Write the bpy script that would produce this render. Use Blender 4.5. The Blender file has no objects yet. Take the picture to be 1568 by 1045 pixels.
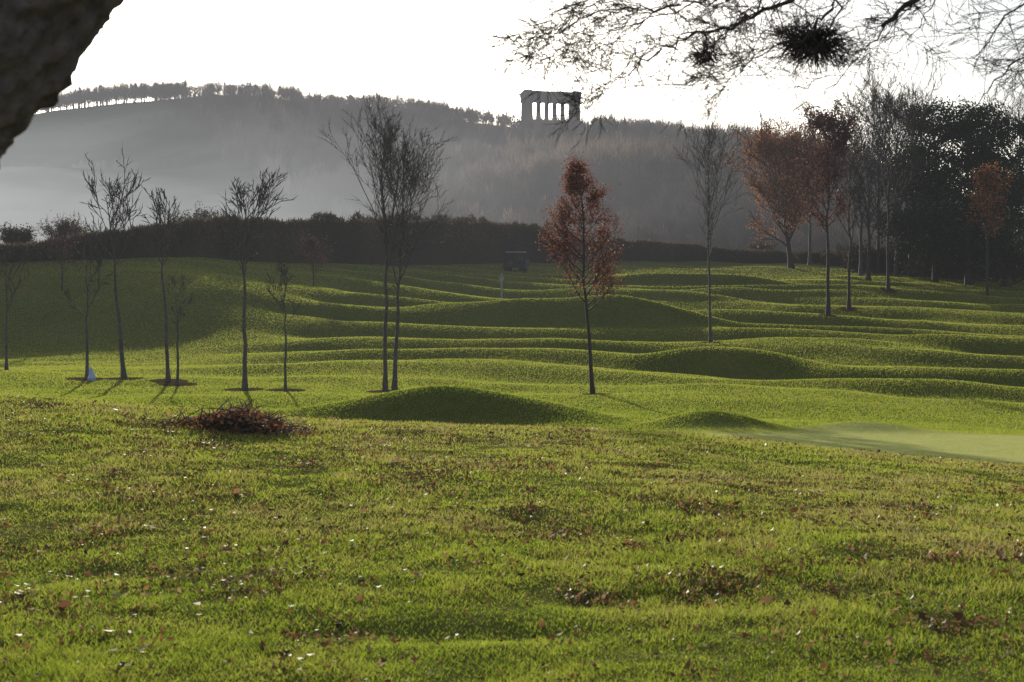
import bpy, math, random
import numpy as np
from mathutils import Vector, Matrix
rng=random.Random(7); R=np.random.RandomState(11)
F=2178.0; HY=430.0; EYE=1.7
SUN_AZ=math.radians(-12); SUN_EL=math.radians(14)
SD=Vector((math.sin(SUN_AZ)*math.cos(SUN_EL),math.cos(SUN_AZ)*math.cos(SUN_EL),math.sin(SUN_EL)))
scene=bpy.context.scene
def PX(px,d): return (px-784.0)/F*d
# ---------------------------------------------------------------- noise
TAB=R.rand(256,256)
def vnoise(x,y,s=1.0,o=0):
    x=np.asarray(x,float)/s+o*17.3+1000; y=np.asarray(y,float)/s+o*9.7+1000
    xi=np.floor(x).astype(int); yi=np.floor(y).astype(int); fx=x-xi; fy=y-yi
    fx=fx*fx*(3-2*fx); fy=fy*fy*(3-2*fy)
    a=TAB[xi%256,yi%256]; b=TAB[(xi+1)%256,yi%256]; c=TAB[xi%256,(yi+1)%256]; e=TAB[(xi+1)%256,(yi+1)%256]
    return (a*(1-fx)+b*fx)*(1-fy)+(c*(1-fx)+e*fx)*fy-0.5
def sstep(a,b,x):
    t=np.clip((np.asarray(x,float)-a)/(b-a),0,1); return t*t*(3-2*t)
# ---------------------------------------------------------------- terrain height
C7=[0,300,600,800,1090,1300,1568]
rows=[
(6,C7,[1047]*7),(9,C7,[841]*7),
(13,C7,[692,700,712,715,723,740,765]),
(18,C7,[602,620,642,650,665,688,718]),
(23,C7,[630,650,676,684,690,696,703]),
(30,C7,[632,652,676,676,666,663,665]),
(37,C7,[604,618,638,644,647,650,657]),
(45,C7,[580,591,598,602,605,615,626]),
(56,C7,[562,567,567,568,570,580,592]),
(70,C7,[552,548,530,532,534,541,552]),
(78,C7,[524,516,506,514,518,523,531]),
(90,C7,[408,421,470,488,498,502,506]),
(110,C7,[384,392,430,455,464,466,472]),
(140,C7,[380,380,402,418,430,430,440]),
(170,C7,[376,372,384,394,402,408,418]),
(220,C7,[395,392,392,400,402,405,408]),
(300,C7,[400,400,405,410,410,410,412]),
(450,C7,[340,330,322,322,325,345,402]),
(600,C7,[262,240,238,248,258,300,388]),
(740,C7,[192,160,180,202,222,278,372]),
(800,[0,80,230,330,400,540,660,730,790,840,900,950,1060,1100,1170,1300,1568],[184,150,146,129,134,150,166,178,190,190,190,195,208,224,245,275,368]),
]
cols=np.linspace(-400,1968,300)
dd=np.array([r[0] for r in rows]); Z=[]
for d,cp,py in rows: Z.append(EYE+(HY-np.interp(cols,cp,py))/F*d)
Z=np.array(Z)
dd=np.concatenate([[0.5],dd,[900,1200,1800,3000,6500]])
Z=np.vstack([Z[0]*0,Z,Z[-1]*0.88,Z[-1]*0.3,Z[-1]*0-5,Z[-1]*0-12,Z[-1]*0-30])
ld=np.linspace(math.log(0.5),math.log(6500),900)
ZT=np.array([np.interp(ld,np.log(dd),Z[:,j]) for j in range(len(cols))]).T
def gsm(A,s,ax):
    k=np.exp(-0.5*(np.arange(-3*s,3*s+1)/s)**2); k/=k.sum(); n=len(k)//2
    P=np.pad(A,[(n,n) if i==ax else (0,0) for i in range(2)],mode='edge')
    return np.apply_along_axis(lambda v:np.convolve(v,k,'valid'),ax,P)
ZT=gsm(gsm(ZT,4,0),4,1)
mounds=[(625,36,1.9,1.1,0.52),(740,36,1.9,1.0,0.44),(850,35,1.1,.8,.16),(1085,33,0.9,0.7,0.34),(1320,31,0.9,0.6,0.20),
(750,87,4.0,2.0,0.75),(880,85,4.4,2.0,1.0),(1000,86,3.8,2.0,1.0),
(1060,125,7,2.5,1.2),(1230,118,9,2.2,0.9),(980,112,6,2,.9),(1120,60,2.6,1.5,0.6),(1400,52,3.5,1.3,0.22),(1500,75,6,2.0,0.45),
(1015,7.6,0.5,0.25,-0.05),(690,6.9,0.5,0.16,-0.06),(160,8.3,.5,.2,-.03)]
def H(x,y):
    x=np.asarray(x,float); y=np.asarray(y,float)
    d=np.maximum(y,0.6); px=np.clip(784+F*x/np.maximum(d,5.0),cols[0],cols[-1]-1)
    a=(np.log(d)-ld[0])/(ld[1]-ld[0]); a=np.clip(a,0,len(ld)-1.001); ai=a.astype(int); af=a-ai
    b=(px-cols[0])/(cols[1]-cols[0]); b=np.clip(b,0,len(cols)-1.001); bi=b.astype(int); bf=b-bi
    z=(ZT[ai,bi]*(1-bf)+ZT[ai,bi+1]*bf)*(1-af)+(ZT[ai+1,bi]*(1-bf)+ZT[ai+1,bi+1]*bf)*af
    big=0
    for p,dm,sx,sy,h in mounds:
        X=PX(p,dm); q=((x-X)/sx)**2+((y-dm)/sy)**2
        g=np.exp(-0.5*np.minimum(q,40)**(1.4 if dm>50 else 1.15))
        z=z+h*g
        if 80<dm<90: big=np.maximum(big,g)
    near=1-sstep(16,24,y)
    z=z+near*(vnoise(x,y,0.45,1)*0.028+vnoise(x,y,1.7,2)*0.075+vnoise(x,y,0.18,3)*0.018)
    # ridge and furrow
    m=sstep(44,58,y)*(1-sstep(120,150,y))*sstep(-17,-8,x)*(1-.75*big)
    ph=(y+0.10*x+vnoise(x,y,18,4)*10+vnoise(x,y,5,8)*1.5)/8.6*2*math.pi
    amp=0.26*np.clip(0.22+1.5*(vnoise(x,y,13,5)+0.5),.08,1.4)
    z=z+m*amp*(np.sin(ph)+0.18*np.sin(2*ph+0.8))
    mid=sstep(26,34,y)*(1-sstep(200,260,y))
    z=z+mid*(vnoise(x,y,7,6)*0.38+vnoise(x,y,2.3,7)*0.09)
    far=sstep(250,420,y)*(1-sstep(1000,1500,y))
    z=z+far*(vnoise(x,y,110,9)*26*(1-sstep(620,760,y))+vnoise(x,y,35,10)*3.0)
    return z
def h1(x,y): return float(H(np.array([x]),np.array([y]))[0])
# ---------------------------------------------------------------- materials
def newmat(name):
    m=bpy.data.materials.new(name); m.use_nodes=True; m.node_tree.nodes.clear()
    m.cycles.emission_sampling='NONE'; return m
HG=bpy.data.node_groups.new("painted_haze","ShaderNodeTree")  # haze painted into each material as distance-driven emission, no volume
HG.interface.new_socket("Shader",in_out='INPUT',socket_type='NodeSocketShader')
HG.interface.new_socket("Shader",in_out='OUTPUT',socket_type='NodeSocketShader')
def build_painted_haze():
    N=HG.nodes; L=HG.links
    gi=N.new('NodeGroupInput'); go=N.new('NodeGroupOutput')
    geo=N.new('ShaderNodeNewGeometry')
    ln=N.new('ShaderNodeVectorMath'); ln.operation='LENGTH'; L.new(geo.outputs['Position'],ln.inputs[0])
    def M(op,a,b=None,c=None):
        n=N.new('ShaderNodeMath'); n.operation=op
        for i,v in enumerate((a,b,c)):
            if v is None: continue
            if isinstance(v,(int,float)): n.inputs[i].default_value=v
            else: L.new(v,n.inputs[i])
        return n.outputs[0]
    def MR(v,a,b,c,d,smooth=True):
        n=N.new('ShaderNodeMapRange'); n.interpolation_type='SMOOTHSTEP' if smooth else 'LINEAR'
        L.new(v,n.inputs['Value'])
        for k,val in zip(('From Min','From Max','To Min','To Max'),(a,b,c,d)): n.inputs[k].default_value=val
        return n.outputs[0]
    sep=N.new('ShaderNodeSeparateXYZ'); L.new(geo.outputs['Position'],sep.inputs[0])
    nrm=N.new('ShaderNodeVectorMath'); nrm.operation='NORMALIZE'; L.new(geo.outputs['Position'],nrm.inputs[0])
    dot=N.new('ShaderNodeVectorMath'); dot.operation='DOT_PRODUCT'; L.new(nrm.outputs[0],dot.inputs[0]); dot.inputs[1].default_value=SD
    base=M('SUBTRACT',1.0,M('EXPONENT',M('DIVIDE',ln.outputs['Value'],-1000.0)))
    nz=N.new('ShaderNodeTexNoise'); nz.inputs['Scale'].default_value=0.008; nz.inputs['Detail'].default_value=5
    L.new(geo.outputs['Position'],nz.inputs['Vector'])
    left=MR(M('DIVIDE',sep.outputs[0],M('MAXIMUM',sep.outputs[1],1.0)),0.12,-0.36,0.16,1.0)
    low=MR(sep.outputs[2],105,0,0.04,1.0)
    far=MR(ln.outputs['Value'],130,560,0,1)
    mist=M('MULTIPLY',M('MULTIPLY',M('MULTIPLY',left,low),far),MR(nz.outputs[0],0.25,0.75,0.5,1.25))  # painted mist, stronger to the left, low down and far off
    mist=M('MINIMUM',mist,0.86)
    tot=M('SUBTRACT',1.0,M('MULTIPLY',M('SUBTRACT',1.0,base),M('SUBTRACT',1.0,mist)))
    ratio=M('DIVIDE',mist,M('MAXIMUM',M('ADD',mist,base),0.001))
    glow=MR(dot.outputs['Value'],0.86,1.0,0.78,1.5)  # sunward brightening painted into the haze emission
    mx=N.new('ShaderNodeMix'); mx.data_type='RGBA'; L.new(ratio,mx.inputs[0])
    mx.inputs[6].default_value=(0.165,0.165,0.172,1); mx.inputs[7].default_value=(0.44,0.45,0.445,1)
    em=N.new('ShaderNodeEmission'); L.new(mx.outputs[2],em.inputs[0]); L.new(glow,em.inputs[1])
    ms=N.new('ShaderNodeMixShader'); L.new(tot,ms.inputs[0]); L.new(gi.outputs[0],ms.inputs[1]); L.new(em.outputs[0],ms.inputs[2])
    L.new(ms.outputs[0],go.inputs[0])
build_painted_haze()
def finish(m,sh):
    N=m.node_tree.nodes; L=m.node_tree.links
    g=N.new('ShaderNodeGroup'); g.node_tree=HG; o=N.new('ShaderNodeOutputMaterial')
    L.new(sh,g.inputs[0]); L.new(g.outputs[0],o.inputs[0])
def ramp(N,L,src,stops):
    r=N.new('ShaderNodeValToRGB'); L.new(src,r.inputs[0]); e=r.color_ramp.elements
    while len(e)<len(stops): e.new(0.5)
    for i,(p,c) in enumerate(stops): e[i].position=p; e[i].color=(*c,1)
    return r.outputs[0]
def noise(N,L,scale,detail=4,rough=0.6,vec=None):
    n=N.new('ShaderNodeTexNoise'); n.inputs['Scale'].default_value=scale; n.inputs['Detail'].default_value=detail; n.inputs['Roughness'].default_value=rough
    if vec is None:
        g=N.new('ShaderNodeNewGeometry'); vec=g.outputs['Position']
    L.new(vec,n.inputs['Vector']); return n.outputs[0]
def attr(N,name):
    a=N.new('ShaderNodeAttribute'); a.attribute_name=name; return a.outputs['Fac']
def mixc(N,L,f,a,b):
    m=N.new('ShaderNodeMix'); m.data_type='RGBA'
    if isinstance(f,float): m.inputs[0].default_value=f
    else: L.new(f,m.inputs[0])
    for i,v in ((6,a),(7,b)):
        if isinstance(v,tuple): m.inputs[i].default_value=(*v,1)
        else: L.new(v,m.inputs[i])
    return m.outputs[2]
def m_ground():
    m=newmat("grass_ground"); N=m.node_tree.nodes; L=m.node_tree.links
    n1=noise(N,L,0.25,5); n2=noise(N,L,3.0,6,0.7)
    g=ramp(N,L,n1,[(0.3,(0.08,0.10,0.026)),(0.5,(0.12,0.135,0.036)),(0.7,(0.18,0.165,0.055))])
    g2=ramp(N,L,n2,[(0.3,(0.06,0.068,0.022)),(0.5,(0.12,0.13,0.036)),(0.7,(0.17,0.165,0.055))])
    c=mixc(N,L,0.5,g,g2)
    gg=ramp(N,L,n2,[(0.3,(0.44,0.46,0.14)),(0.7,(0.58,0.57,0.21))])
    c=mixc(N,L,attr(N,"green"),c,gg)
    d=ramp(N,L,n2,[(0.3,(0.035,0.024,0.014)),(0.7,(0.12,0.08,0.045))])
    c=mixc(N,L,attr(N,"dirt"),c,d)
    w=ramp(N,L,n1,[(0.3,(0.03,0.026,0.022)),(0.7,(0.08,0.065,0.052))])
    c=mixc(N,L,attr(N,"wood"),c,w)
    n3=noise(N,L,0.02,4); ff=ramp(N,L,n3,[(0.4,(0.07,0.08,0.045)),(0.6,(0.17,0.19,0.10))])
    c=mixc(N,L,attr(N,"field"),c,ff)
    b=N.new('ShaderNodeBump'); b.inputs['Strength'].default_value=0.6; b.inputs['Distance'].default_value=0.05
    L.new(noise(N,L,9,6,0.75),b.inputs['Height'])
    p=N.new('ShaderNodeBsdfDiffuse'); L.new(c,p.inputs[0]); L.new(b.outputs[0],p.inputs['Normal'])
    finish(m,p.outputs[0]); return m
def m_leafy(name,stops,trans=0.4,gloss=0.05,nscale=0.8,mix=0.5,rough=0.45):
    m=newmat(name); N=m.node_tree.nodes; L=m.node_tree.links
    a=attr(N,"rnd"); n=noise(N,L,nscale,4)
    s=N.new('ShaderNodeMath'); s.operation='MULTIPLY_ADD'; L.new(a,s.inputs[0]); s.inputs[1].default_value=mix
    s2=N.new('ShaderNodeMath'); s2.operation='MULTIPLY_ADD'; L.new(n,s2.inputs[0]); s2.inputs[1].default_value=1.6*(1-mix); s2.inputs[2].default_value=-0.3*(1-mix)
    L.new(s2.outputs[0],s.inputs[2])
    c=ramp(N,L,s.outputs[0],stops)
    d=N.new('ShaderNodeBsdfDiffuse'); L.new(c,d.inputs[0])
    t=N.new('ShaderNodeBsdfTranslucent'); L.new(c,t.inputs[0])
    x=N.new('ShaderNodeMixShader'); x.inputs[0].default_value=trans; L.new(d.outputs[0],x.inputs[1]); L.new(t.outputs[0],x.inputs[2])
    out=x
    if gloss>0:
        g=N.new('ShaderNodeBsdfGlossy'); g.inputs['Roughness'].default_value=rough; g.inputs[0].default_value=(0.9,0.9,0.85,1)
        y=N.new('ShaderNodeMixShader'); y.inputs[0].default_value=gloss; L.new(x.outputs[0],y.inputs[1]); L.new(g.outputs[0],y.inputs[2]); out=y
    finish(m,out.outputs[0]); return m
def m_plain(name,c1,c2,scale=6,rough=0.85,bump=0.4,bd=0.02):
    m=newmat(name); N=m.node_tree.nodes; L=m.node_tree.links
    n=noise(N,L,scale,6,0.65); c=ramp(N,L,n,[(0.3,c1),(0.7,c2)])
    p=N.new('ShaderNodeBsdfPrincipled'); L.new(c,p.inputs['Base Color']); p.inputs['Roughness'].default_value=rough
    if bump:
        b=N.new('ShaderNodeBump'); b.inputs['Strength'].default_value=bump; b.inputs['Distance'].default_value=bd
        L.new(n,b.inputs['Height']); L.new(b.outputs[0],p.inputs['Normal'])
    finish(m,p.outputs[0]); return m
MG=m_ground()
MGR=m_leafy("grass_blades",[(0.10,(0.10,0.145,0.016)),(0.34,(0.27,0.345,0.026)),(0.56,(0.35,0.36,0.055)),(0.86,(0.34,0.26,0.11))],0.68,0.03,1.6,0.45,0.5)
MBARK=m_plain("bark_grey",(0.06,0.052,0.046),(0.16,0.145,0.13),8)
MBARKD=m_plain("bark_dark",(0.035,0.028,0.025),(0.09,0.075,0.065),8)
MBARKL=m_plain("bark_pale",(0.14,0.125,0.11),(0.26,0.24,0.21),8)
MCOP=m_leafy("leaves_copper",[(0.1,(0.09,0.032,0.025)),(0.5,(0.23,0.085,0.058)),(0.9,(0.38,0.19,0.12))],0.45,0.03,0.6)
MORG=m_leafy("leaves_orange",[(0.1,(0.15,0.058,0.027)),(0.5,(0.34,0.14,0.06)),(0.9,(0.48,0.25,0.11))],0.45,0.02,0.4)
MRUS=m_leafy("leaves_russet",[(0.1,(0.08,0.037,0.03)),(0.9,(0.22,0.105,0.085))],0.4,0.02,0.4)
MPIN=m_leafy("needles_dark",[(0.1,(0.014,0.021,0.014)),(0.5,(0.035,0.05,0.028)),(0.9,(0.07,0.09,0.05))],0.2,0.02,0.4)
MHED=m_leafy("hedge_twigs",[(0.1,(0.028,0.028,0.018)),(0.5,(0.09,0.078,0.052)),(0.9,(0.20,0.145,0.10))],0.3,0.0,0.12)
MWOOD=m_leafy("woodland_twigs",[(0.1,(0.02,0.017,0.015)),(0.45,(0.10,0.078,0.063)),(0.9,(0.34,0.255,0.19))],0.4,0.0,0.015,0.6)
MLIT=m_leafy("fallen_leaves",[(0.1,(0.045,0.022,0.014)),(0.45,(0.17,0.075,0.034)),(0.75,(0.33,0.15,0.065)),(0.95,(0.44,0.30,0.17))],0.4,0.025,2,0.8,0.38)
MSTONE=m_plain("sooty_sandstone",(0.06,0.055,0.05),(0.14,0.13,0.12),0.5,0.9,0.3,0.1)
# ---------------------------------------------------------------- mesh helpers
def link(o): scene.collection.objects.link(o); return o
def np_mesh(name,V,nface,k,mats,attrs=None,loops=None,smooth=False):
    me=bpy.data.meshes.new(name); me.vertices.add(len(V)); me.vertices.foreach_set('co',V.astype(np.float32).ravel())
    if loops is None: loops=np.arange(nface*k)
    me.loops.add(nface*k); me.loops.foreach_set('vertex_index',loops.astype(np.int32))
    me.polygons.add(nface); me.polygons.foreach_set('loop_start',(np.arange(nface)*k).astype(np.int32))
    me.polygons.foreach_set('loop_total',np.full(nface,k,np.int32))
    for m in mats: me.materials.append(m)
    for an,av in (attrs or {}).items():
        a=me.attributes.new(an,'FLOAT','POINT'); a.data.foreach_set('value',av.astype(np.float32))
    if smooth: me.polygons.foreach_set('use_smooth',np.ones(nface,bool))
    me.update(calc_edges=True)
    return link(bpy.data.objects.new(name,me))
class MB:
    def __init__(s): s.v=[]; s.f=[]; s.m=[]; s.r=[]
    def tube(s,pts,rad,n=5,mat=0,rv=0.5):
        base=len(s.v); up=Vector((0.31,0.17,0.93))
        for i,p in enumerate(pts):
            t=(pts[min(i+1,len(pts)-1)]-pts[max(i-1,0)]).normalized()
            a=t.cross(up)
            if a.length<0.05: a=t.cross(Vector((1,0,0)))
            a.normalize(); b=t.cross(a)
            for k in range(n):
                an=2*math.pi*k/n; s.v.append(p+(a*math.cos(an)+b*math.sin(an))*rad[i]); s.r.append(rv)
        for i in range(len(pts)-1):
            for k in range(n):
                k2=(k+1)%n; s.f.append((base+i*n+k,base+i*n+k2,base+(i+1)*n+k2,base+(i+1)*n+k)); s.m.append(mat)
        s.f.append(tuple(base+(len(pts)-1)*n+k for k in range(n))); s.m.append(mat)
    def spike(s,p,d,w,mat=0):
        a=d.cross(Vector((rng.uniform(-1,1),rng.uniform(-1,1),rng.uniform(-1,1)))).normalized()*w
        b=len(s.v); s.v+= [p-a,p+a,p+d]; r=rng.random(); s.r+=[r]*3; s.f.append((b,b+1,b+2)); s.m.append(mat)
    def leaf(s,p,size,mat):
        a=Vector((rng.gauss(0,1),rng.gauss(0,1),rng.gauss(0,1))).normalized(); c=a.cross(Vector((rng.gauss(0,1),rng.gauss(0,1),rng.gauss(0,1)))).normalized()
        a*=size*rng.uniform(.6,1.3); c*=size*0.6*rng.uniform(.6,1.2)
        b=len(s.v); s.v+=[p-a,p+c,p+a,p-c]; r=rng.random(); s.r+=[r]*4; s.f.append((b,b+1,b+2,b+3)); s.m.append(mat)
    def box(s,c,dx,dy,dz,mat=0):
        b=len(s.v)
        for z in (-1,1):
            for x,y in ((-1,-1),(1,-1),(1,1),(-1,1)): s.v.append(Vector((c[0]+x*dx/2,c[1]+y*dy/2,c[2]+z*dz/2))); s.r.append(.5)
        for q in ((0,3,2,1),(4,5,6,7),(0,1,5,4),(1,2,6,5),(2,3,7,6),(3,0,4,7)): s.f.append(tuple(b+i for i in q)); s.m.append(mat)
    def obj(s,name,mats,smooth=True,parent=None):
        me=bpy.data.meshes.new(name); me.from_pydata([tuple(v) for v in s.v],[],s.f)
        for m in mats: me.materials.append(m)
        me.polygons.foreach_set('material_index',s.m)
        if smooth: me.polygons.foreach_set('use_smooth',[len(f)>3 and s.m[i]==0 for i,f in enumerate(s.f)])
        a=me.attributes.new('rnd','FLOAT','POINT'); a.data.foreach_set('value',s.r)
        me.update(); o=link(bpy.data.objects.new(name,me))
        if parent: o.parent=parent
        return o
def rv(s=1.0): return Vector((rng.gauss(0,s),rng.gauss(0,s),rng.gauss(0,s)))
def grow(mb,p,d,length,r,lev,maxlev,nch,bias,tips,ang=0.7,tw=0.012,twn=2,rmin=0.006):
    ns=5 if lev==0 else (4 if lev==1 else 3)
    pts=[p.copy()]; rad=[r]; d=d.normalized()
    for i in range(ns):
        d=(d+rv(0.10)+bias*0.16).normalized(); pts.append(pts[-1]+d*(length/ns)); rad.append(max(rmin,r*(1-0.72*(i+1)/ns)))
    mb.tube(pts,rad,5 if lev==0 else (4 if lev==1 else 3))
    tips+=pts[1:] if lev==maxlev else pts[3:]
    if lev==maxlev:
        for q in pts[1:]:
            for _ in range(twn):
                dd_=(d+rv(0.5)+bias*0.4).normalized()*length*rng.uniform(.35,.8); mb.spike(q,dd_,tw)
        return
    n=nch[lev]
    for k in range(n):
        t=0.25+0.75*(k+rng.random()*0.8)/n; fi=min(t*ns,ns-0.001); i=int(fi); q=pts[i].lerp(pts[i+1],fi-i)
        td=(pts[i+1]-pts[i]).normalized(); side=td.cross(rv()).normalized()
        a=ang*rng.uniform(.6,1.2); cd=td*math.cos(a)+side*math.sin(a)
        grow(mb,q,cd,length*rng.uniform(.42,.68)*(1-0.35*t),max(rmin,(r*(1-0.72*t))*0.6),lev+1,maxlev,nch,bias,tips,ang,tw,twn,rmin)
dirt_pts=[]
def tree(name,px,d,ht,crown0,cw,nb=20,nch=(5,4),tr=0.09,mats=None,leaf=None,up=0.9,shape='vase',lean=0,maxlev=2,tw=0.012,twn=2,seed=1,trunks=1,rmin=0.006,dirt=True,bias=Vector((0,0,0.6))):
    rng.seed(seed); x=PX(px,d); z=h1(x,d)-0.05; mb=MB(); tips=[]
    if dirt: dirt_pts.append((x,d))
    for tn in range(trunks):
        p=Vector((x+(tn*0.28),d+tn*0.1,z)); pts=[p.copy()]; rad=[tr*1.5]; n=12
        hk=ht*(1-0.12*tn)
        for i in range(1,n+1):
            t=i/n; pts.append(Vector((x+tn*0.28*(1+t*1.2)+lean*t*hk+rng.gauss(0,0.010)*hk*t,d+rng.gauss(0,0.010)*hk*t,z+hk*t))); rad.append(max(rmin,tr*(1-0.85*t)))
        mb.tube(pts,rad,8)
        for k in range(nb//trunks):
            t=crown0+(1-crown0)*((k+rng.random())/(nb//trunks))**0.9*0.97; fi=t*n; i=min(int(fi),n-1); q=pts[i].lerp(pts[i+1],fi-i)
            s=(t-crown0)/(1-crown0)
            if shape=='vase': w=0.75+0.5*math.sin(s*3.0)-0.55*s
            elif shape=='cone': w=(1.05-s)*(0.75 if s<0.12 else 1)
            elif shape=='plume': w=max(.12,1.0-.85*s)*(0.6 if s<.1 else 1)
            else: w=math.sqrt(max(0.05,1-(2*s-0.85)**2*0.9))*0.95
            az=rng.uniform(0,6.283); el=up*rng.uniform(.8,1.2)
            dr=Vector((math.cos(az)*math.cos(el),math.sin(az)*math.cos(el),math.sin(el)))
            ln=cw/2*w/max(0.35,math.cos(el))*rng.uniform(.7,1.15); ln=min(ln,(hk*(1-t)+0.10*hk)/max(0.2,math.sin(el)))
            grow(mb,q,dr,ln,max(rmin*1.5,rad[i]*0.5),0,maxlev,nch,bias,tips,0.65,tw,twn,rmin)
    if leaf:
        cnt,size,spread=leaf
        for _ in range(cnt):
            q=tips[rng.randrange(len(tips))]
            mb.leaf(q+rv(spread),size,1)
    return mb.obj(name,mats or [MBARK])
# ---------------------------------------------------------------- trees (mid ground)
tree("bare_tree",590,45,8.5,0.44,3.5,52,(5,4),0.075,[MBARK],trunks=2,up=1.0,shape='plume',seed=3,tw=0.008,twn=2,rmin=0.0055)
tree("bare_tree",190,47,5.9,0.60,2.3,15,(4,3),0.08,[MBARK],up=1.0,seed=4,lean=-0.09,tw=0.014,twn=1,rmin=0.011)
tree("bare_tree",258,46.5,5.5,0.66,1.7,11,(4,3),0.07,[MBARK],up=1.0,seed=5,lean=-0.05,tw=0.013,twn=1,rmin=0.011)
tree("bare_tree",375,44,5.8,0.60,2.4,16,(4,3),0.08,[MBARK],up=0.95,seed=6,tw=0.014,twn=1,rmin=0.011)
tree("bare_tree",437,44,3.6,0.55,1.3,8,(4,3),0.05,[MBARK],up=0.9,seed=7)
tree("bare_tree",133,46,4.0,0.5,1.6,10,(4,3),0.06,[MBARK],up=0.9,seed=8)
tree("bare_tree",272,45.5,3.2,0.5,0.9,6,(4,3),0.05,[MBARK],up=1.0,seed=9)
tree("bare_tree",10,50,3.8,0.5,1.8,10,(4,3),0.06,[MBARK],up=0.9,seed=10)
tree("copper_beech_tree",908,45,7.4,0.36,3.3,48,(5,3),0.07,[MBARKD,MCOP],leaf=(8500,0.043,0.12),up=0.58,shape='cone',lean=-0.07,seed=12,tw=0.008,twn=1)
tree("bare_tree",1088,73,9.9,0.38,4.2,24,(4,3),0.08,[MBARK],up=1.05,seed=13,lean=-0.02,tw=0.012,twn=1,rmin=0.010)
tree("russet_tree",1268,95,12.8,0.42,4.3,36,(5,3),0.13,[MBARKD,MRUS],leaf=(5200,0.10,0.28),up=0.85,seed=14,shape='oval',tw=0.018,rmin=0.012)
tree("bare_tree",1300,103,11.5,0.4,3.6,24,(4,3),0.12,[MBARKD],up=1.0,seed=15,tw=0.018,rmin=0.012)
tree("bare_tree",1360,118,14.0,0.3,5.5,26,(5,3),0.13,[MBARKD],up=1.0,seed=16,tw=0.02,rmin=0.014)
tree("copper_oak_tree",1212,160,13.2,0.16,12.0,50,(6,4),0.30,[MBARKD,MORG],leaf=(18000,0.13,0.42),up=0.6,seed=17,shape='oval',lean=-0.14,tw=0.03,rmin=0.02,dirt=False)
for i,(px,d,ht,cw) in enumerate([(1318,150,17.5,6),(1345,158,19,6.5),(1372,150,18,6),(1402,155,17,6),(1240,170,14,7),(1330,140,13,5),(1560,165,18,8)]):
    tree("bare_tree",px,d,ht,0.28,cw,26,(5,4),0.2,[MBARKD if i%2 else MBARK],up=1.05,seed=20+i,tw=0.022,rmin=0.016,dirt=False)
tree("orange_beech_tree",1512,122,10.4,0.48,3.4,26,(5,3),0.12,[MBARKD,MORG],leaf=(3000,0.11,0.25),up=0.8,seed=31,shape='oval',tw=0.02,rmin=0.014,dirt=False)
def pine(name,px,d,ht,cw,seed,c0=0.25,ncl=70,per=150,leafs=0.2):
    rng.seed(seed); x=PX(px,d); z=h1(x,d)-0.05; mb=MB(); n=10
    pts=[Vector((x+rng.gauss(0,.05)*i,d+rng.gauss(0,.05)*i,z+ht*0.95*i/n)) for i in range(n+1)]; rad=[0.32*(1-0.85*i/n)+0.02 for i in range(n+1)]
    mb.tube(pts,rad,8)
    for k in range(ncl):
        s=rng.random(); t=c0+(1-c0)*s; w=cw/2*(0.45+0.75*math.sin(min(1,s*1.0+0.18)*2.7))*(1.0 if s<0.85 else 0.7)
        az=rng.uniform(0,6.283); rr=w*math.sqrt(rng.uniform(.1,1)); fi=(t-0.04)*n; i=min(n-1,max(0,int(fi))); q=pts[i]
        c=Vector((q.x+math.cos(az)*rr,q.y+math.sin(az)*rr,z+ht*t+rng.gauss(0,.3)))
        mid=q.lerp(c,.5)+Vector((0,0,-0.2)); mb.tube([q,mid,c],[0.07,0.045,0.02],4)
        sx=rng.uniform(.5,1.0)
        for _ in range(per): mb.leaf(c+Vector((rng.gauss(0,sx),rng.gauss(0,sx),rng.gauss(0,.38))),leafs,1)
    return mb.obj(name,[MBARKD,MPIN])
pine("pine_tree",1432,142,17.3,8.5,41,0.12,100,170,.16)
pine("pine_tree",1482,138,17.0,9.0,42,0.10,115,170,.16)
pine("pine_tree",1540,140,16.2,8.5,43,0.10,105,170,.16)
pine("pine_tree",1600,150,17.0,8.5,44,0.10,80,110)
pine("pine_tree",1395,152,13.5,5.5,45,0.2,50,110)
def twigmass(name,pts,n,size,mat,vert=1.0):
    P=np.array(pts); k=R.randint(0,len(P),n); q=P[k]
    x=q[:,0]+R.uniform(-1,1,n)*q[:,2]; y=q[:,1]+R.uniform(-1,1,n)*q[:,3]
    z=H(x,y)+q[:,4]*R.uniform(0,1,n)**0.8*(0.8+0.5*vnoise(x,y,2.5,12))
    c=np.stack([x,y,z],1); a=R.normal(0,1,(n,3)); a[:,2]=np.abs(a[:,2])*2*vert; a/=np.linalg.norm(a,axis=1)[:,None]
    b=np.cross(a,R.normal(0,1,(n,3))); b/=np.linalg.norm(b,axis=1)[:,None]
    s=size*R.uniform(.5,1.5,n)[:,None]
    V=np.stack([c-b*s*.35,c+b*s*.35,c+a*s*1.6],1).reshape(-1,3)
    return np_mesh(name,V,n,3,[mat],{'rnd':np.repeat(R.rand(n),3)})
twigmass("undergrowth",[(PX(p,d),d,2.5,2.0,h) for p,d,h in [(1330,160,3),(1365,160,2.5),(1400,158,3.5),(1440,150,3.5),(1480,150,3.5),(1520,150,3),(1560,150,3.5),(1600,150,3),(1290,172,1.6),(1250,176,1.3)]],26000,0.28,MHED)
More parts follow.
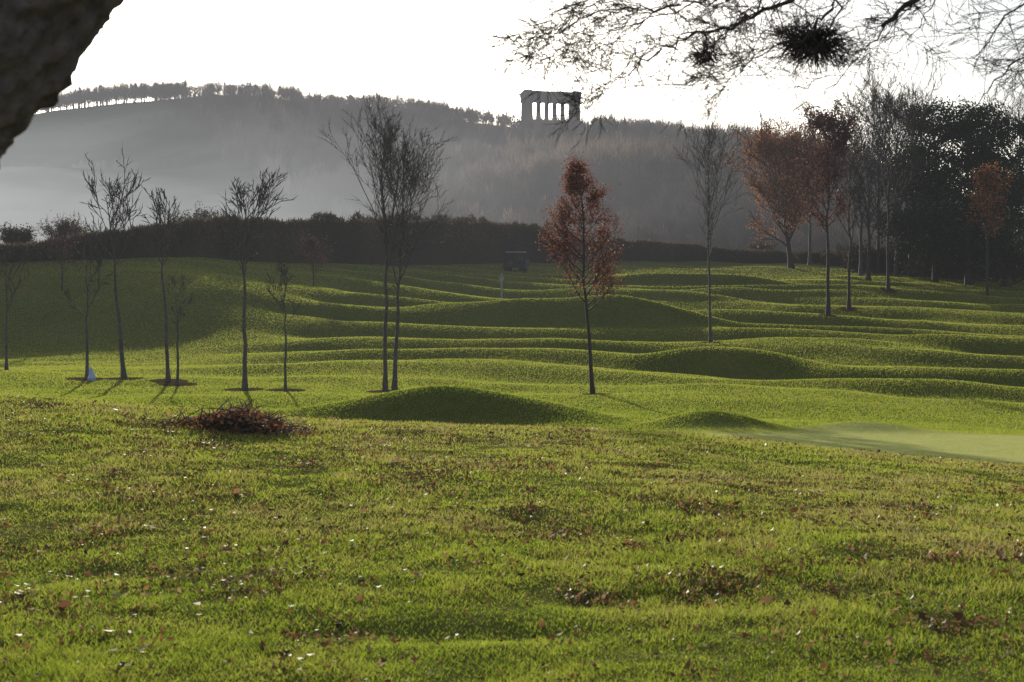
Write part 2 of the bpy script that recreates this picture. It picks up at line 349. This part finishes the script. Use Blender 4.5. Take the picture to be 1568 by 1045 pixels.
# ---------------------------------------------------------------- hedge
hp=[(-330,80),(0,94),(60,96),(150,100),(300,108),(450,118),(600,135),(740,150),(830,158),(850,160),(950,168),(1010,172),(1100,178),(1220,182)]
top={-330:390,0:380,60:374,150:355,300:340,450:330,600:327,740:332,830:348,850:368,950:364,1010:371,1100:380,1220:388}
hx=[];hy=[];ht_=[]
for i in range(len(hp)-1):
    a,b=hp[i],hp[i+1]; n=24
    for k in range(n):
        t=k/n; px=a[0]+(b[0]-a[0])*t; d=a[1]+(b[1]-a[1])*t; x=PX(px,d)
        tp=top[a[0]]+(top[b[0]]-top[a[0]])*t; ztop=EYE+(HY-tp)/F*d
        hx.append(x);hy.append(d);ht_.append(max(0.9,ztop-h1(x,d)))
hx=np.array(hx);hy=np.array(hy);ht_=np.array(ht_)
mb=MB(); rng.seed(5)
prof=[(-1.2,0),(-1.25,.5),(-0.9,.82),(0,.88),(0.9,.82),(1.25,.5),(1.2,0)]
for i in range(len(hx)):
    b=len(mb.v); g=h1(hx[i],hy[i])-0.3
    for (oy,f) in prof:
        mb.v.append(Vector((hx[i],hy[i]+oy*(1+rng.gauss(0,.12)),g+(ht_[i]*f+0.2)*(1+rng.gauss(0,.03))))); mb.r.append(.3)
    if i:
        for k in range(len(prof)-1): mb.f.append((b-len(prof)+k,b+k,b+k+1,b-len(prof)+k+1)); mb.m.append(0)
hedge=mb.obj("hedge",[MHED],smooth=False)
n=120000; k=R.randint(0,len(hx)-1,n); t=R.rand(n); x=hx[k]*(1-t)+hx[k+1]*t; y0=hy[k]*(1-t)+hy[k+1]*t; hh=ht_[k]*(1-t)+ht_[k+1]*t
bul=vnoise(x,y0,2.2,16)
y=y0-1.0*(0.6+bul)+R.normal(0,0.55,n)*1.2; f=R.uniform(0,1,n)**0.7
z=H(x,y0)+hh*f*(0.95+0.20*vnoise(x,y0,3.5,14)+0.14*vnoise(x,y0,0.9,15)); c=np.stack([x,y,z],1)
a=R.normal(0,1,(n,3)); a[:,2]=np.abs(a[:,2])*1.6; a/=np.linalg.norm(a,axis=1)[:,None]
b=np.cross(a,R.normal(0,1,(n,3))); b/=np.linalg.norm(b,axis=1)[:,None]; s=R.uniform(.08,.30,n)[:,None]
V=np.stack([c-b*s*.3,c+b*s*.3,c+a*s*1.7],1).reshape(-1,3)
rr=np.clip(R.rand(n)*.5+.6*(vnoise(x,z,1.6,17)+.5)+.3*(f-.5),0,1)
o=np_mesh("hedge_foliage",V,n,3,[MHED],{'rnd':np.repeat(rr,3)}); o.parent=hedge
def bush(px,d,w,h,seed,mat=MHED,name="shrub",n=3500):
    x=PX(px,d); mb=MB(); rng.seed(seed); z=h1(x,d); tips=[]
    for _ in range(14):
        az=rng.uniform(0,6.28); dr=Vector((math.cos(az)*.6,math.sin(az)*.6,1)); grow(mb,Vector((x+rng.gauss(0,.2),d,z)),dr,h*rng.uniform(.6,.85),0.04,0,2,(5,4),Vector((0,0,.3)),tips,.6,.02,2,.01)
    for _ in range(n):
        q=tips[rng.randrange(len(tips))]; q=q+rv(.25); mb.leaf(q,0.1,1)
    return mb.obj(name,[MBARKD,mat])
for i,(px,d,w,h) in enumerate([(25,112,4,2.0),(110,118,4,2.4),(290,130,4,4),(330,128,4,3.4),(880,175,4,3),(1165,185,4,3.2),(1300,180,4,3)]): bush(px,d,w,h,50+i)
for i,(px,d,h) in enumerate([(95,86,3.6),(480,98,2.8)]):
    tree("sapling",px,d,h,0.15,h*0.8,18,(5,4),0.045,[MBARKD,MRUS],leaf=(900,0.05,0.15),up=.9,seed=70+i,tw=.010,dirt=False)
# ---------------------------------------------------------------- distant woodland
def woodland():
    n=7600; X=[];Y=[];S=[]
    while len(X)<n:
        y=R.uniform(290,860); u=R.uniform(-0.46,0.50); px=784+F*u
        x=u*y
        lim=np.interp(y,[290,390,520,640,740,800,860],[760,600,430,330,250,235,235])
        if px<lim+vnoise([x],[y],60,20)[0]*80 : continue
        if abs(px-845)<62 and y>735: continue
        X.append(x);Y.append(y);S.append(R.uniform(.6,1.15)*(1+.6*vnoise([x],[y],40,21)[0])*(1 if y>380 else .7))
    ncop=0
    for _ in range(260):
        px=R.uniform(40,285); y=R.uniform(762,800); X.append(PX(px,y));Y.append(y);S.append(R.uniform(.7,1.45)*(0.75+.25*math.sin((px-40)/245*3.14))); ncop+=1
    for _ in range(44):
        px=R.uniform(-60,290); y=560+px*0.15; X.append(PX(px,y));Y.append(y);S.append(R.uniform(.3,.6))
    for _ in range(44):
        px=R.uniform(-60,330); y=670+px*0.1; X.append(PX(px,y));Y.append(y);S.append(R.uniform(.3,.7))
    X=np.array(X);Y=np.array(Y);S=np.array(S)*9.5; Zg=H(X,Y); T=len(X)
    m=84
    az=R.uniform(0,6.283,(T,m)); el=R.uniform(-.75,1.5,(T,m)); rr=S[:,None]*R.uniform(.26,.42,(T,1))*R.uniform(.3,1.05,(T,m))
    cx=X[:,None]+np.cos(az)*np.cos(el)*rr; cy=Y[:,None]+np.sin(az)*np.cos(el)*rr; cz=Zg[:,None]+S[:,None]*0.50+np.sin(el)*rr*1.3
    c=np.stack([cx,cy,cz],-1); d=np.stack([np.cos(az)*np.cos(el),np.sin(az)*np.cos(el),np.sin(el)+1.1],-1)+R.normal(0,.35,(T,m,3))
    d/=np.linalg.norm(d,axis=-1)[...,None]; b=np.cross(d,R.normal(0,1,(T,m,3))); b/=np.linalg.norm(b,axis=-1)[...,None]
    L=S[:,None,None]*R.uniform(.14,.32,(T,m,1)); W=R.uniform(.07,.15,(T,m,1))
    V=np.stack([c-b*W-d*L*.5,c+b*W-d*L*.5,c+d*L],2).reshape(-1,3)
    t0=np.stack([X,Y,Zg-1],-1); tt=np.stack([X,Y,Zg+S*.95],-1); w=np.stack([S*0.022,S*0,S*0],-1); w2=w[:,[1,0,2]]
    V2=np.stack([np.stack([t0-w,t0+w,tt],1),np.stack([t0-w2,t0+w2,tt],1)],1).reshape(-1,3)
    V=np.vstack([V,V2]); nf=len(V)//3
    tr=np.clip(.5+1.2*vnoise(X,Y,38,22)+R.normal(0,.24,T),0,1)
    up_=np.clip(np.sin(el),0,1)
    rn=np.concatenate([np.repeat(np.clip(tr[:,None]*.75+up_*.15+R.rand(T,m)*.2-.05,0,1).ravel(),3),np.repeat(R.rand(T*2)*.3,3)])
    np_mesh("hillside_woodland",V,nf,3,[MWOOD],{'rnd':rn})
woodland()
# ---------------------------------------------------------------- monument
def monument():
    mb=MB(); L_,W_,=30.0,15.5
    for i,(ex,hz) in enumerate([(2.4,.6),(1.6,.6),(0.8,.6)]): mb.box((0,0,hz*i+.3-1.5*(i==0)*0.5),L_+ex,W_+ex,hz+(1.5 if i==0 else 0))
    zb=1.8; ch=10.4
    def col(x,y):
        pts=[Vector((x,y,zb-.01)),Vector((x,y,zb+.35)),Vector((x,y,zb+.4)),Vector((x,y,zb+ch*.5)),Vector((x,y,zb+ch-.9)),Vector((x,y,zb+ch-.7)),Vector((x,y,zb+ch-.35))]
        mb.tube(pts,[1.1,1.1,1.02,.97,.84,.9,1.15],18); mb.box((x,y,zb+ch-.175),2.4,2.4,.34)
    xs=[-L_/2+1.2+i*(L_-2.4)/6 for i in range(7)]; ys=[-W_/2+1.2+i*(W_-2.4)/3 for i in range(4)]
    for i,x in enumerate(xs):
        for j,y in enumerate(ys):
            if i in(0,6) or j in (0,3): col(x,y)
    z=zb+ch
    for s in (-1,1):
        mb.box((0,s*(W_/2-1.2),z+1.0),L_-0.3,1.9,2.0); mb.box((0,s*(W_/2-1.05),z+2.2),L_-.1,2.3,.4)
        mb.box((0,s*(W_/2-1.2),z+3.0),L_+0.4,2.1,1.2); mb.box((0,s*(W_/2-1.0),z+3.9),L_+1.4,2.7,.6)
        mb.box((s*(L_/2-1.2),0,z+1.0),1.9,W_-4.32,2.0); mb.box((s*(L_/2-1.2),0,z+3.1),2.1,W_-4.52,2.0)
        for q in range(14):
            mb.box((-L_/2+1.6+q*(L_-3.2)/13,s*(W_/2-.05),z+3.0),.9,.35,1.1)
        x0=s*(L_/2-1.2); b=len(mb.v); zz=z+4.21
        for dx in (-1.1,1.1):
            for yy,hz in ((-W_/2-.3,0),(W_/2+.3,0),(W_/2+.3,.4),(0,1.5),(-W_/2-.3,.4)): mb.v.append(Vector((x0+dx,yy,zz+hz))); mb.r.append(.5)
        mb.f+=[(b,b+4,b+3,b+2,b+1),(b+5,b+6,b+7,b+8,b+9)]; mb.m+=[0,0]
        for k in range(5): k2=(k+1)%5; mb.f.append((b+k,b+k2,b+5+k2,b+5+k)); mb.m.append(0)
    o=mb.obj("greek_temple_monument",[MSTONE],smooth=False)
    d=775; x=PX(843,d); o.location=(x,d,EYE+(HY-192)/F*d); o.rotation_euler=(0,0,math.radians(16)); o.scale=(1,1,1.06)
    return o
monument()
# ---------------------------------------------------------------- foreground leaning trunk
def leaning():
    d=3.4; ctr=[(-770,1540),(-700,1250),(-572,900),(-410,555),(-236,280),(-32,40),(132,-198),(282,-488),(382,-800)]
    pts=[Vector((PX(a,d),d+0.02*i,EYE+(HY-b)/F*d)) for i,(a,b) in enumerate(ctr)]
    out=[]
    for i in range(len(pts)-1):
        p0=pts[max(i-1,0)];p1=pts[i];p2=pts[i+1];p3=pts[min(i+2,len(pts)-1)]
        for k in range(30):
            t=k/30; out.append(0.5*((2*p1)+(p2-p0)*t+(2*p0-5*p1+4*p2-p3)*t*t+(3*p1-p0-3*p2+p3)*t**3))
    n=len(out); mb=MB(); rad=[0.26-0.10*i/n+0.14*math.exp(-i/11) for i in range(n)]
    nr=96; mb.tube(out,rad,nr)
    V=np.array([tuple(v) for v in mb.v])
    idx=np.arange(len(V)); ring=idx//nr; k=idx%nr; C=np.array([tuple(out[i]) for i in ring]); D=V-C; Dn=D/np.linalg.norm(D,axis=1)[:,None]
    an=k/nr*2*math.pi; cx=np.cos(an)*2; cy=np.sin(an)*2; s=ring*0.066
    nz=lambda sc,o:(vnoise(cx+5,s+cy*1.3,sc,o)+vnoise(cy+11,s*1.1+cx,sc,o+1))
    disp=nz(1.6,30)*.03+nz(.5,33)*.022+nz(.2,36)*.024+np.abs(nz(.12,39))*.024
    V=V+Dn*disp[:,None]; mb.v=[Vector(v) for v in V]
    rng.seed(3)
    tips=[]
    for _ in range(7):
        q=out[rng.randrange(n-20,n-1)]; grow(mb,q,Vector((rng.uniform(-1,.3),rng.uniform(-1,.3),1)),2.2,.07,0,2,(4,3),Vector((0,0,.3)),tips,.6,.004,1,.004)
    MB_=newmat("rough_bark"); N=MB_.node_tree.nodes; L=MB_.node_tree.links
    n1=noise(N,L,14,8,.75); n2=noise(N,L,4,4)
    c=ramp(N,L,n1,[(.35,(.06,.045,.04)),(.5,(.24,.18,.165)),(.65,(.42,.35,.32))]); c=mixc(N,L,n2,c,(.18,.15,.145))
    p=N.new('ShaderNodeBsdfPrincipled'); L.new(c,p.inputs['Base Color']); p.inputs['Roughness'].default_value=.9
    b=N.new('ShaderNodeBump'); b.inputs['Strength'].default_value=1; b.inputs['Distance'].default_value=.03; L.new(n1,b.inputs['Height']); L.new(b.outputs[0],p.inputs['Normal'])
    finish(MB_,p.outputs[0])
    mb.obj("leaning_oak_tree",[MB_])
leaning()
# ---------------------------------------------------------------- overhanging birch, right
def birch():
    D=7.2; W=lambda a,b,dd=0:Vector((PX(a,D+dd),D+dd,EYE+(HY-b)/F*(D+dd)))
    mb=MB(); rng.seed(21)
    xb=PX(2050,D); g=h1(xb,D+.3)
    mb.tube([Vector((xb,D+.3,g-.1)),W(2040,700,.3),W(2010,200,.3),W(1960,-200,.2),W(1900,-600,.1),W(1850,-900,0)],[.19,.15,.135,.115,.09,.05],12)
    limbs=[([(1960,-200),(1760,-190),(1560,-110),(1400,-5),(1350,42)],.040,.010),
     ([(1900,-600),(1700,-420),(1480,-200),(1300,-60),(1190,10),(1120,38),(1040,62),(980,96),(930,128)],.028,.002),
     ([(1480,-200),(1380,-80),(1300,-20),(1262,20),(1245,60)],.012,.007),
     ([(1300,-60),(1180,-20),(1100,-2),(1010,14),(930,18),(870,30),(820,60)],.009,.0018),
     ([(1300,-40),(1270,40),(1190,70),(1120,110),(1060,130)],.007,.002),
     ([(1180,-15),(1140,25),(1100,60),(1080,85)],.006,.004),
     ([(1400,-5),(1340,60),(1290,110),(1255,160)],.006,.002),
     ([(1850,-500),(1700,-200),(1610,-40),(1540,30),(1490,90)],.015,.002),
     ([(1700,-200),(1640,-20),(1590,70),(1530,120),(1490,165)],.012,.002),
     ([(1560,-110),(1500,-60),(1430,0),(1390,60)],.008,.002),
     ([(1480,-200),(1250,-130),(1050,-60),(930,-15),(850,20),(790,80)],.010,.0018),
     ([(1250,-130),(1020,-40),(900,10),(840,60),(815,90)],.006,.0015),
     ([(1190,10),(1150,80),(1120,130),(1090,170)],.0035,.0013),
     ([(980,96),(940,130),(905,160),(885,185)],.003,.0011),
     ([(1120,38),(1090,100),(1050,150),(1010,205)],.003,.0011),
     ([(1700,-200),(1480,-60),(1380,20),(1330,90)],.006,.0015),
     ([(1850,-500),(1720,-150),(1650,20),(1600,100),(1560,110)],.01,.0018),
     ([(1100,-2),(1000,30),(920,50),(860,75),(820,100)],.005,.0014),
     ([(1250,-130),(1080,-30),(980,40),(900,85),(850,110)],.005,.0014),
    ]
    tips=[]
    for li,(pp,r0,r1) in enumerate(limbs):
        off=rng.uniform(-.5,.5)*(li>0); pts=[]
        ctrl=[W(a,b,off*min(1,i/2)) for i,(a,b) in enumerate(pp)]
        for i in range(len(ctrl)-1):
            for k in range(6): pts.append(ctrl[i].lerp(ctrl[i+1],k/6)+rv(.011 if i or k else 0))
        pts.append(ctrl[-1]); n=len(pts); rad=[r0+(r1-r0)*(i/n)**.6 for i in range(n)]
        mb.tube(pts,rad,6)
        for i in range(3,n):
            if pts[i].z>3.75: continue
            low=pts[i].z<2.66
            for _ in range(3 if li not in(0,2) else 1):
                if rng.random()<(.15 if low else .66):
                    dr=Vector((rng.uniform(-1,.6),rng.uniform(-.6,.6),rng.uniform(-.5,.6)))
                    grow(mb,pts[i],dr,rng.uniform(.10,.20 if low else .30),max(.0018,rad[i]*.4),1,2,(4,5),Vector((-.3,0,-.2)),tips,.7,.0013,2,.0014)
    root=mb.obj("birch_tree",[MBARKD])
    for (a,b,rr,nn) in ((1245,66,.12,1100),(1080,84,.055,300),(1290,92,.03,90),(1200,50,.04,120)):
        m2=MB(); c=W(a,b)
        for _ in range(nn):
            q=c+Vector((rng.gauss(0,rr*.48),rng.gauss(0,rr*.42),rng.gauss(0,rr*.30)))
            dr=((q-c).normalized()+rv(.7)+Vector((-.2,0,-.2))).normalized()*rr*rng.uniform(.35,1.2); mid=q+dr*.5+rv(rr*.08)
            m2.tube([q,mid,q+dr],[.0022,.0018,.001],3)
        m2.obj("witches_broom",[MBARKD],parent=root)
birch()
# ---------------------------------------------------------------- brush pile
def brush():
    rng.seed(9); d=15.6; mb=MB()
    for _ in range(420):
        a=rng.gauss(0,.26); x=PX(368,d)+a*1.15; y=d+rng.gauss(0,.2); hmax=.22*math.exp(-(a/.4)**2)
        z=h1(x,y)+rng.uniform(0,hmax)
        dr=Vector((rng.gauss(0,1),rng.gauss(0,1),rng.gauss(0,.4))).normalized()*rng.uniform(.08,.30)
        mb.tube([Vector((x,y,z)),Vector((x,y,z+.01))+dr*.5,Vector((x,y,z))+dr],[.006,.005,.002],4,rng.choice([0,0,2]))
    for _ in range(3000):
        a=rng.gauss(0,.27); x=PX(368,d)+a*1.2; y=d+rng.gauss(0,.22); hmax=.22*math.exp(-(a/.42)**2)
        mb.leaf(Vector((x,y,h1(x,y)+rng.uniform(0,hmax))),.026,1)
    for a,b,r in (((290,672),(352,608),.012),((300,655),(330,630),.009),((345,650),(378,622),.009),((300,668),(318,640),.008),((400,665),(440,640),.008)):
        p=Vector((PX(a[0],d),d-.1,EYE+(HY-a[1])/F*d)); q=Vector((PX(b[0],d),d+.1,EYE+(HY-b[1])/F*d)); mb.tube([p,p.lerp(q,.5)+rv(.01),q],[r,r*.8,r*.4],5,2)
        for _ in range(3): s=p.lerp(q,rng.uniform(.3,.9)); mb.tube([s,s+rv(.05)+Vector((0,0,.03))],[r*.4,r*.2],4,2)
    mb.obj("brush_pile",[MBARKD,MLIT,MBARKL])
brush()
# ---------------------------------------------------------------- ground sheet
def green_mask(x,y):
    px=784+F*x/np.maximum(y,1)
    return sstep(18.6,20.6,y+vnoise(x,y,3,50)*1.2+vnoise(x,y,.6,51)*.5)*(1-sstep(29.5,33,y))*sstep(880,1120,px+vnoise(x,y,2,52)*60)
def litter_field(x,y): return vnoise(x,y,.8,40)*.55+.75*vnoise(x,y,.2,41)+.30*vnoise(x,y,3,44)+.3*np.exp(-(((x-PX(1015,7.6))/.55)**2+((y-7.6)/.25)**2))
def ground():
    us=np.concatenate([np.linspace(-4,-.6,30)[:-1],np.linspace(-.6,-.42,40)[:-1],np.linspace(-.42,.42,620),np.linspace(.42,.6,40)[1:],np.linspace(.6,4,30)[1:]])
    ds=np.concatenate([np.linspace(-40,2.5,14)[:-1],np.exp(np.linspace(math.log(2.5),math.log(200),950)),np.exp(np.linspace(math.log(200),math.log(6300),170))[1:]])
    Dg,U=np.meshgrid(ds,us,indexing='ij'); De=np.where(Dg>2.5,Dg,2.5+np.abs(Dg-2.5)*.6); Xg=U*De; x=Xg.ravel(); y=Dg.ravel(); z=H(x,y)
    nr,nc=Dg.shape; i=np.arange((nr-1)*(nc-1)); r=i//(nc-1); c=i%(nc-1); a=r*nc+c
    loops=np.stack([a,a+1,a+nc+1,a+nc],1).ravel()
    green=green_mask(x,y)
    dirt=np.zeros_like(x)
    for (tx,ty) in dirt_pts: dirt=np.maximum(dirt,1-sstep(.35,.9,np.hypot(x-tx,(y-ty)*.6)))
    near=1-sstep(17,22,y); dirt=np.maximum(dirt,near*.7*sstep(.06,.34,litter_field(x,y)))
    px=784+F*x/np.maximum(y,1); lim=np.interp(y,[250,290,390,520,640,740,800,860],[800,760,600,430,330,250,235,235])
    wood=sstep(250,300,y)*sstep(-10,25,px-lim)*(1-sstep(1500,2500,y)); field=sstep(200,260,y)*(1-wood)
    np_mesh("ground",np.stack([x,y,z],1),len(i),4,[MG],{'green':green,'dirt':dirt,'wood':wood,'field':field},loops,True)
ground()
# ---------------------------------------------------------------- grass
def grass():
    n1=1100000; d=np.exp(R.uniform(math.log(4.2),math.log(165),n1)); n2=600000; d=np.concatenate([d,np.exp(R.uniform(math.log(30),math.log(150),n2))]); n=n1+n2
    u=R.uniform(-.46,.46,n); x=u*d; y=d
    keep=~((d>19.5)&(d<28)&(u<.05)); 
    for (tx,ty) in dirt_pts: keep&=np.hypot(x-tx,(y-ty)*.6)>.62
    cl=litter_field(x,y)
    keep&=~((cl>.20)&(d<22)&(R.rand(n)<.5))
    x=x[keep];y=y[keep];d=d[keep];n=len(x); z=H(x,y); gm=green_mask(x,y)
    tuft=vnoise(x,y,.5,42)+.6*vnoise(x,y,.16,43)
    hgt=(0.024+0.00026*np.minimum(d,30)+.00012*np.maximum(d-30,0))*R.uniform(.5,1.5,n)*np.clip(1+1.1*tuft*(d<25),.35,2.0)*(1-.72*gm)
    w=(0.0011+0.00031*np.minimum(d,30)+.00021*np.maximum(d-30,0))*R.uniform(.6,1.4,n)
    az=R.uniform(0,6.283,n); b=np.stack([np.cos(az)*w,np.sin(az)*w,np.zeros(n)],1)
    tilt=np.stack([R.normal(0,.6,n),R.normal(0,.6,n),np.ones(n)],1)*hgt[:,None]
    c=np.stack([x,y,z-.004],1); V=np.stack([c-b,c+b,c+tilt],1).reshape(-1,3)
    dry=(.42+.5*vnoise(x,y,1.3,46))*sstep(7.0,10.5,d+vnoise(x,y,2,45)*3)*(1-sstep(17,24,d))+.26*sstep(30,60,d)
    rn=np.clip(R.rand(n)*.75+dry-.12+.3*tuft*(d<25)+.3*gm,0,1)
    np_mesh("grass",V,n,3,[MGR],{'rnd':np.repeat(rn,3)})
grass()
def litter():
    n=85000; d=np.exp(R.uniform(math.log(4.5),math.log(19.5),n)); x=R.uniform(-.45,.45,n)*d; y=d
    cl=litter_field(x,y); keep=R.rand(n)<np.clip(.26+cl*1.2,.07,1)*(.45+.55*sstep(6.5,9,d))
    x=x[keep];y=y[keep]
    n=len(x); z=H(x,y)+R.uniform(.010,.045,n)
    a=R.normal(0,1,(n,3)); a[:,2]*=.6; a/=np.linalg.norm(a,axis=1)[:,None]; b=np.cross(a,R.normal(0,.5,(n,3))+np.array([0,0,1])); b/=np.linalg.norm(b,axis=1)[:,None]
    s=R.uniform(.008,.022,n)[:,None]*(1+.9*(R.rand(n,1)<.05)); c=np.stack([x,y,z],1); nn=np.cross(a,b)
    V=np.stack([c-a*s,c+b*s*.6+nn*s*.3,c+a*s,c-b*s*.6+nn*s*.3],1).reshape(-1,3)
    np_mesh("fallen_leaves",V,n,4,[MLIT],{'rnd':np.repeat(R.rand(n)**1.2,4)})
litter()
# ---------------------------------------------------------------- small things
MW=m_plain("painted_wood",(.3,.28,.24),(.4,.38,.33),20); MDK=m_plain("dark_vinyl",(.02,.02,.022),(.04,.04,.045),10,.5,0); MRF=m_plain("buggy_roof",(.35,.36,.38),(.45,.46,.48),5,.4,0); MBL=m_plain("pale_blue_plastic",(.35,.45,.68),(.5,.58,.78),8,.5,.5)
def post():
    d=103; x=PX(768,d); z=h1(x,d); mb=MB(); mb.tube([Vector((x,d,z-.1)),Vector((x,d,z+1.7)),Vector((x,d,z+1.76)),Vector((x,d,z+1.86))],[.07,.07,.09,.02],10); mb.box((x,d-.08,z+1.45),.34,.03,.26); mb.obj("marker_post",[MW],smooth=False)
post()
def buggy():
    d=141; x=PX(790,d); z=h1(x,d); mb=MB(); 
    mb.box((0,0,.55),1.15,2.3,.35); mb.box((0,.85,.85),1.05,.5,.3); mb.box((0,-.2,.86),1.1,.5,.26); mb.box((0,-.48,1.2),1.1,.12,.5); mb.box((0,-.95,.95),1.0,.55,.5)
    mb.box((0,0,1.93),1.3,1.75,.08,1)
    for sx in(-.55,.55):
        mb.tube([Vector((sx,.75,.7)),Vector((sx,.6,1.9))],[.025]*2,6); mb.tube([Vector((sx,-.75,.7)),Vector((sx,-.72,1.9))],[.025]*2,6)
        for sy in (-.75,.8): mb.tube([Vector((sx-.1,sy,.23)),Vector((sx+.1,sy,.23))],[.23,.23],16)
    mb.tube([Vector((-.25,.6,1.0)),Vector((-.25,.35,1.25))],[.02]*2,6)
    o=mb.obj("golf_buggy",[MDK,MRF],smooth=False); o.location=(x,d,z); o.rotation_euler=(0,0,math.radians(70))
buggy()
def bag():
    rng.seed(2); d=45.5; x=PX(141,d); z=h1(x,d); mb=MB(); pts=[Vector((0,0,-.02)),Vector((0,0,.08)),Vector((-.02,0,.2)),Vector((-.04,0,.33)),Vector((-.06,0,.42))]
    mb.tube(pts,[.13,.14,.10,.06,.03],14); mb.v=[v+rv(.012) for v in mb.v]; o=mb.obj("plastic_bag",[MBL],smooth=False); o.location=(x,d,z)
bag()
# ---------------------------------------------------------------- sky, sun, camera
w=bpy.data.worlds.new("World"); scene.world=w; w.use_nodes=True; N=w.node_tree.nodes; L=w.node_tree.links
sky=N.new('ShaderNodeTexSky'); sky.sky_type='NISHITA'; sky.sun_disc=False; sky.sun_elevation=SUN_EL; sky.sun_rotation=SUN_AZ%(2*math.pi); sky.air_density=1.0; sky.dust_density=2.2; sky.ozone_density=2.5
hs=N.new('ShaderNodeHueSaturation'); hs.inputs['Saturation'].default_value=0.5; L.new(sky.outputs[0],hs.inputs['Color'])
bg=N['Background']; L.new(hs.outputs[0],bg.inputs[0]); bg.inputs[1].default_value=0.145
sl=bpy.data.lights.new("sun","SUN"); sl.energy=5; sl.angle=math.radians(.5); sl.color=(1,.95,.84); so=link(bpy.data.objects.new("sun",sl)); so.rotation_euler=SD.to_track_quat('Z','Y').to_euler()
cd=bpy.data.cameras.new("camera"); cam=link(bpy.data.objects.new("camera",cd)); cam.location=(0,0,EYE); cam.rotation_euler=(math.pi/2,0,0)
cd.lens=50.0; cd.sensor_width=36; cd.shift_y=-(522.5-HY)/1568; cd.clip_start=.1; cd.clip_end=12000
cd.dof.use_dof=True; cd.dof.focus_distance=30; cd.dof.aperture_fstop=5.6
scene.camera=cam
scene.view_settings.view_transform='Standard'; scene.view_settings.look='None'; scene.view_settings.exposure=0
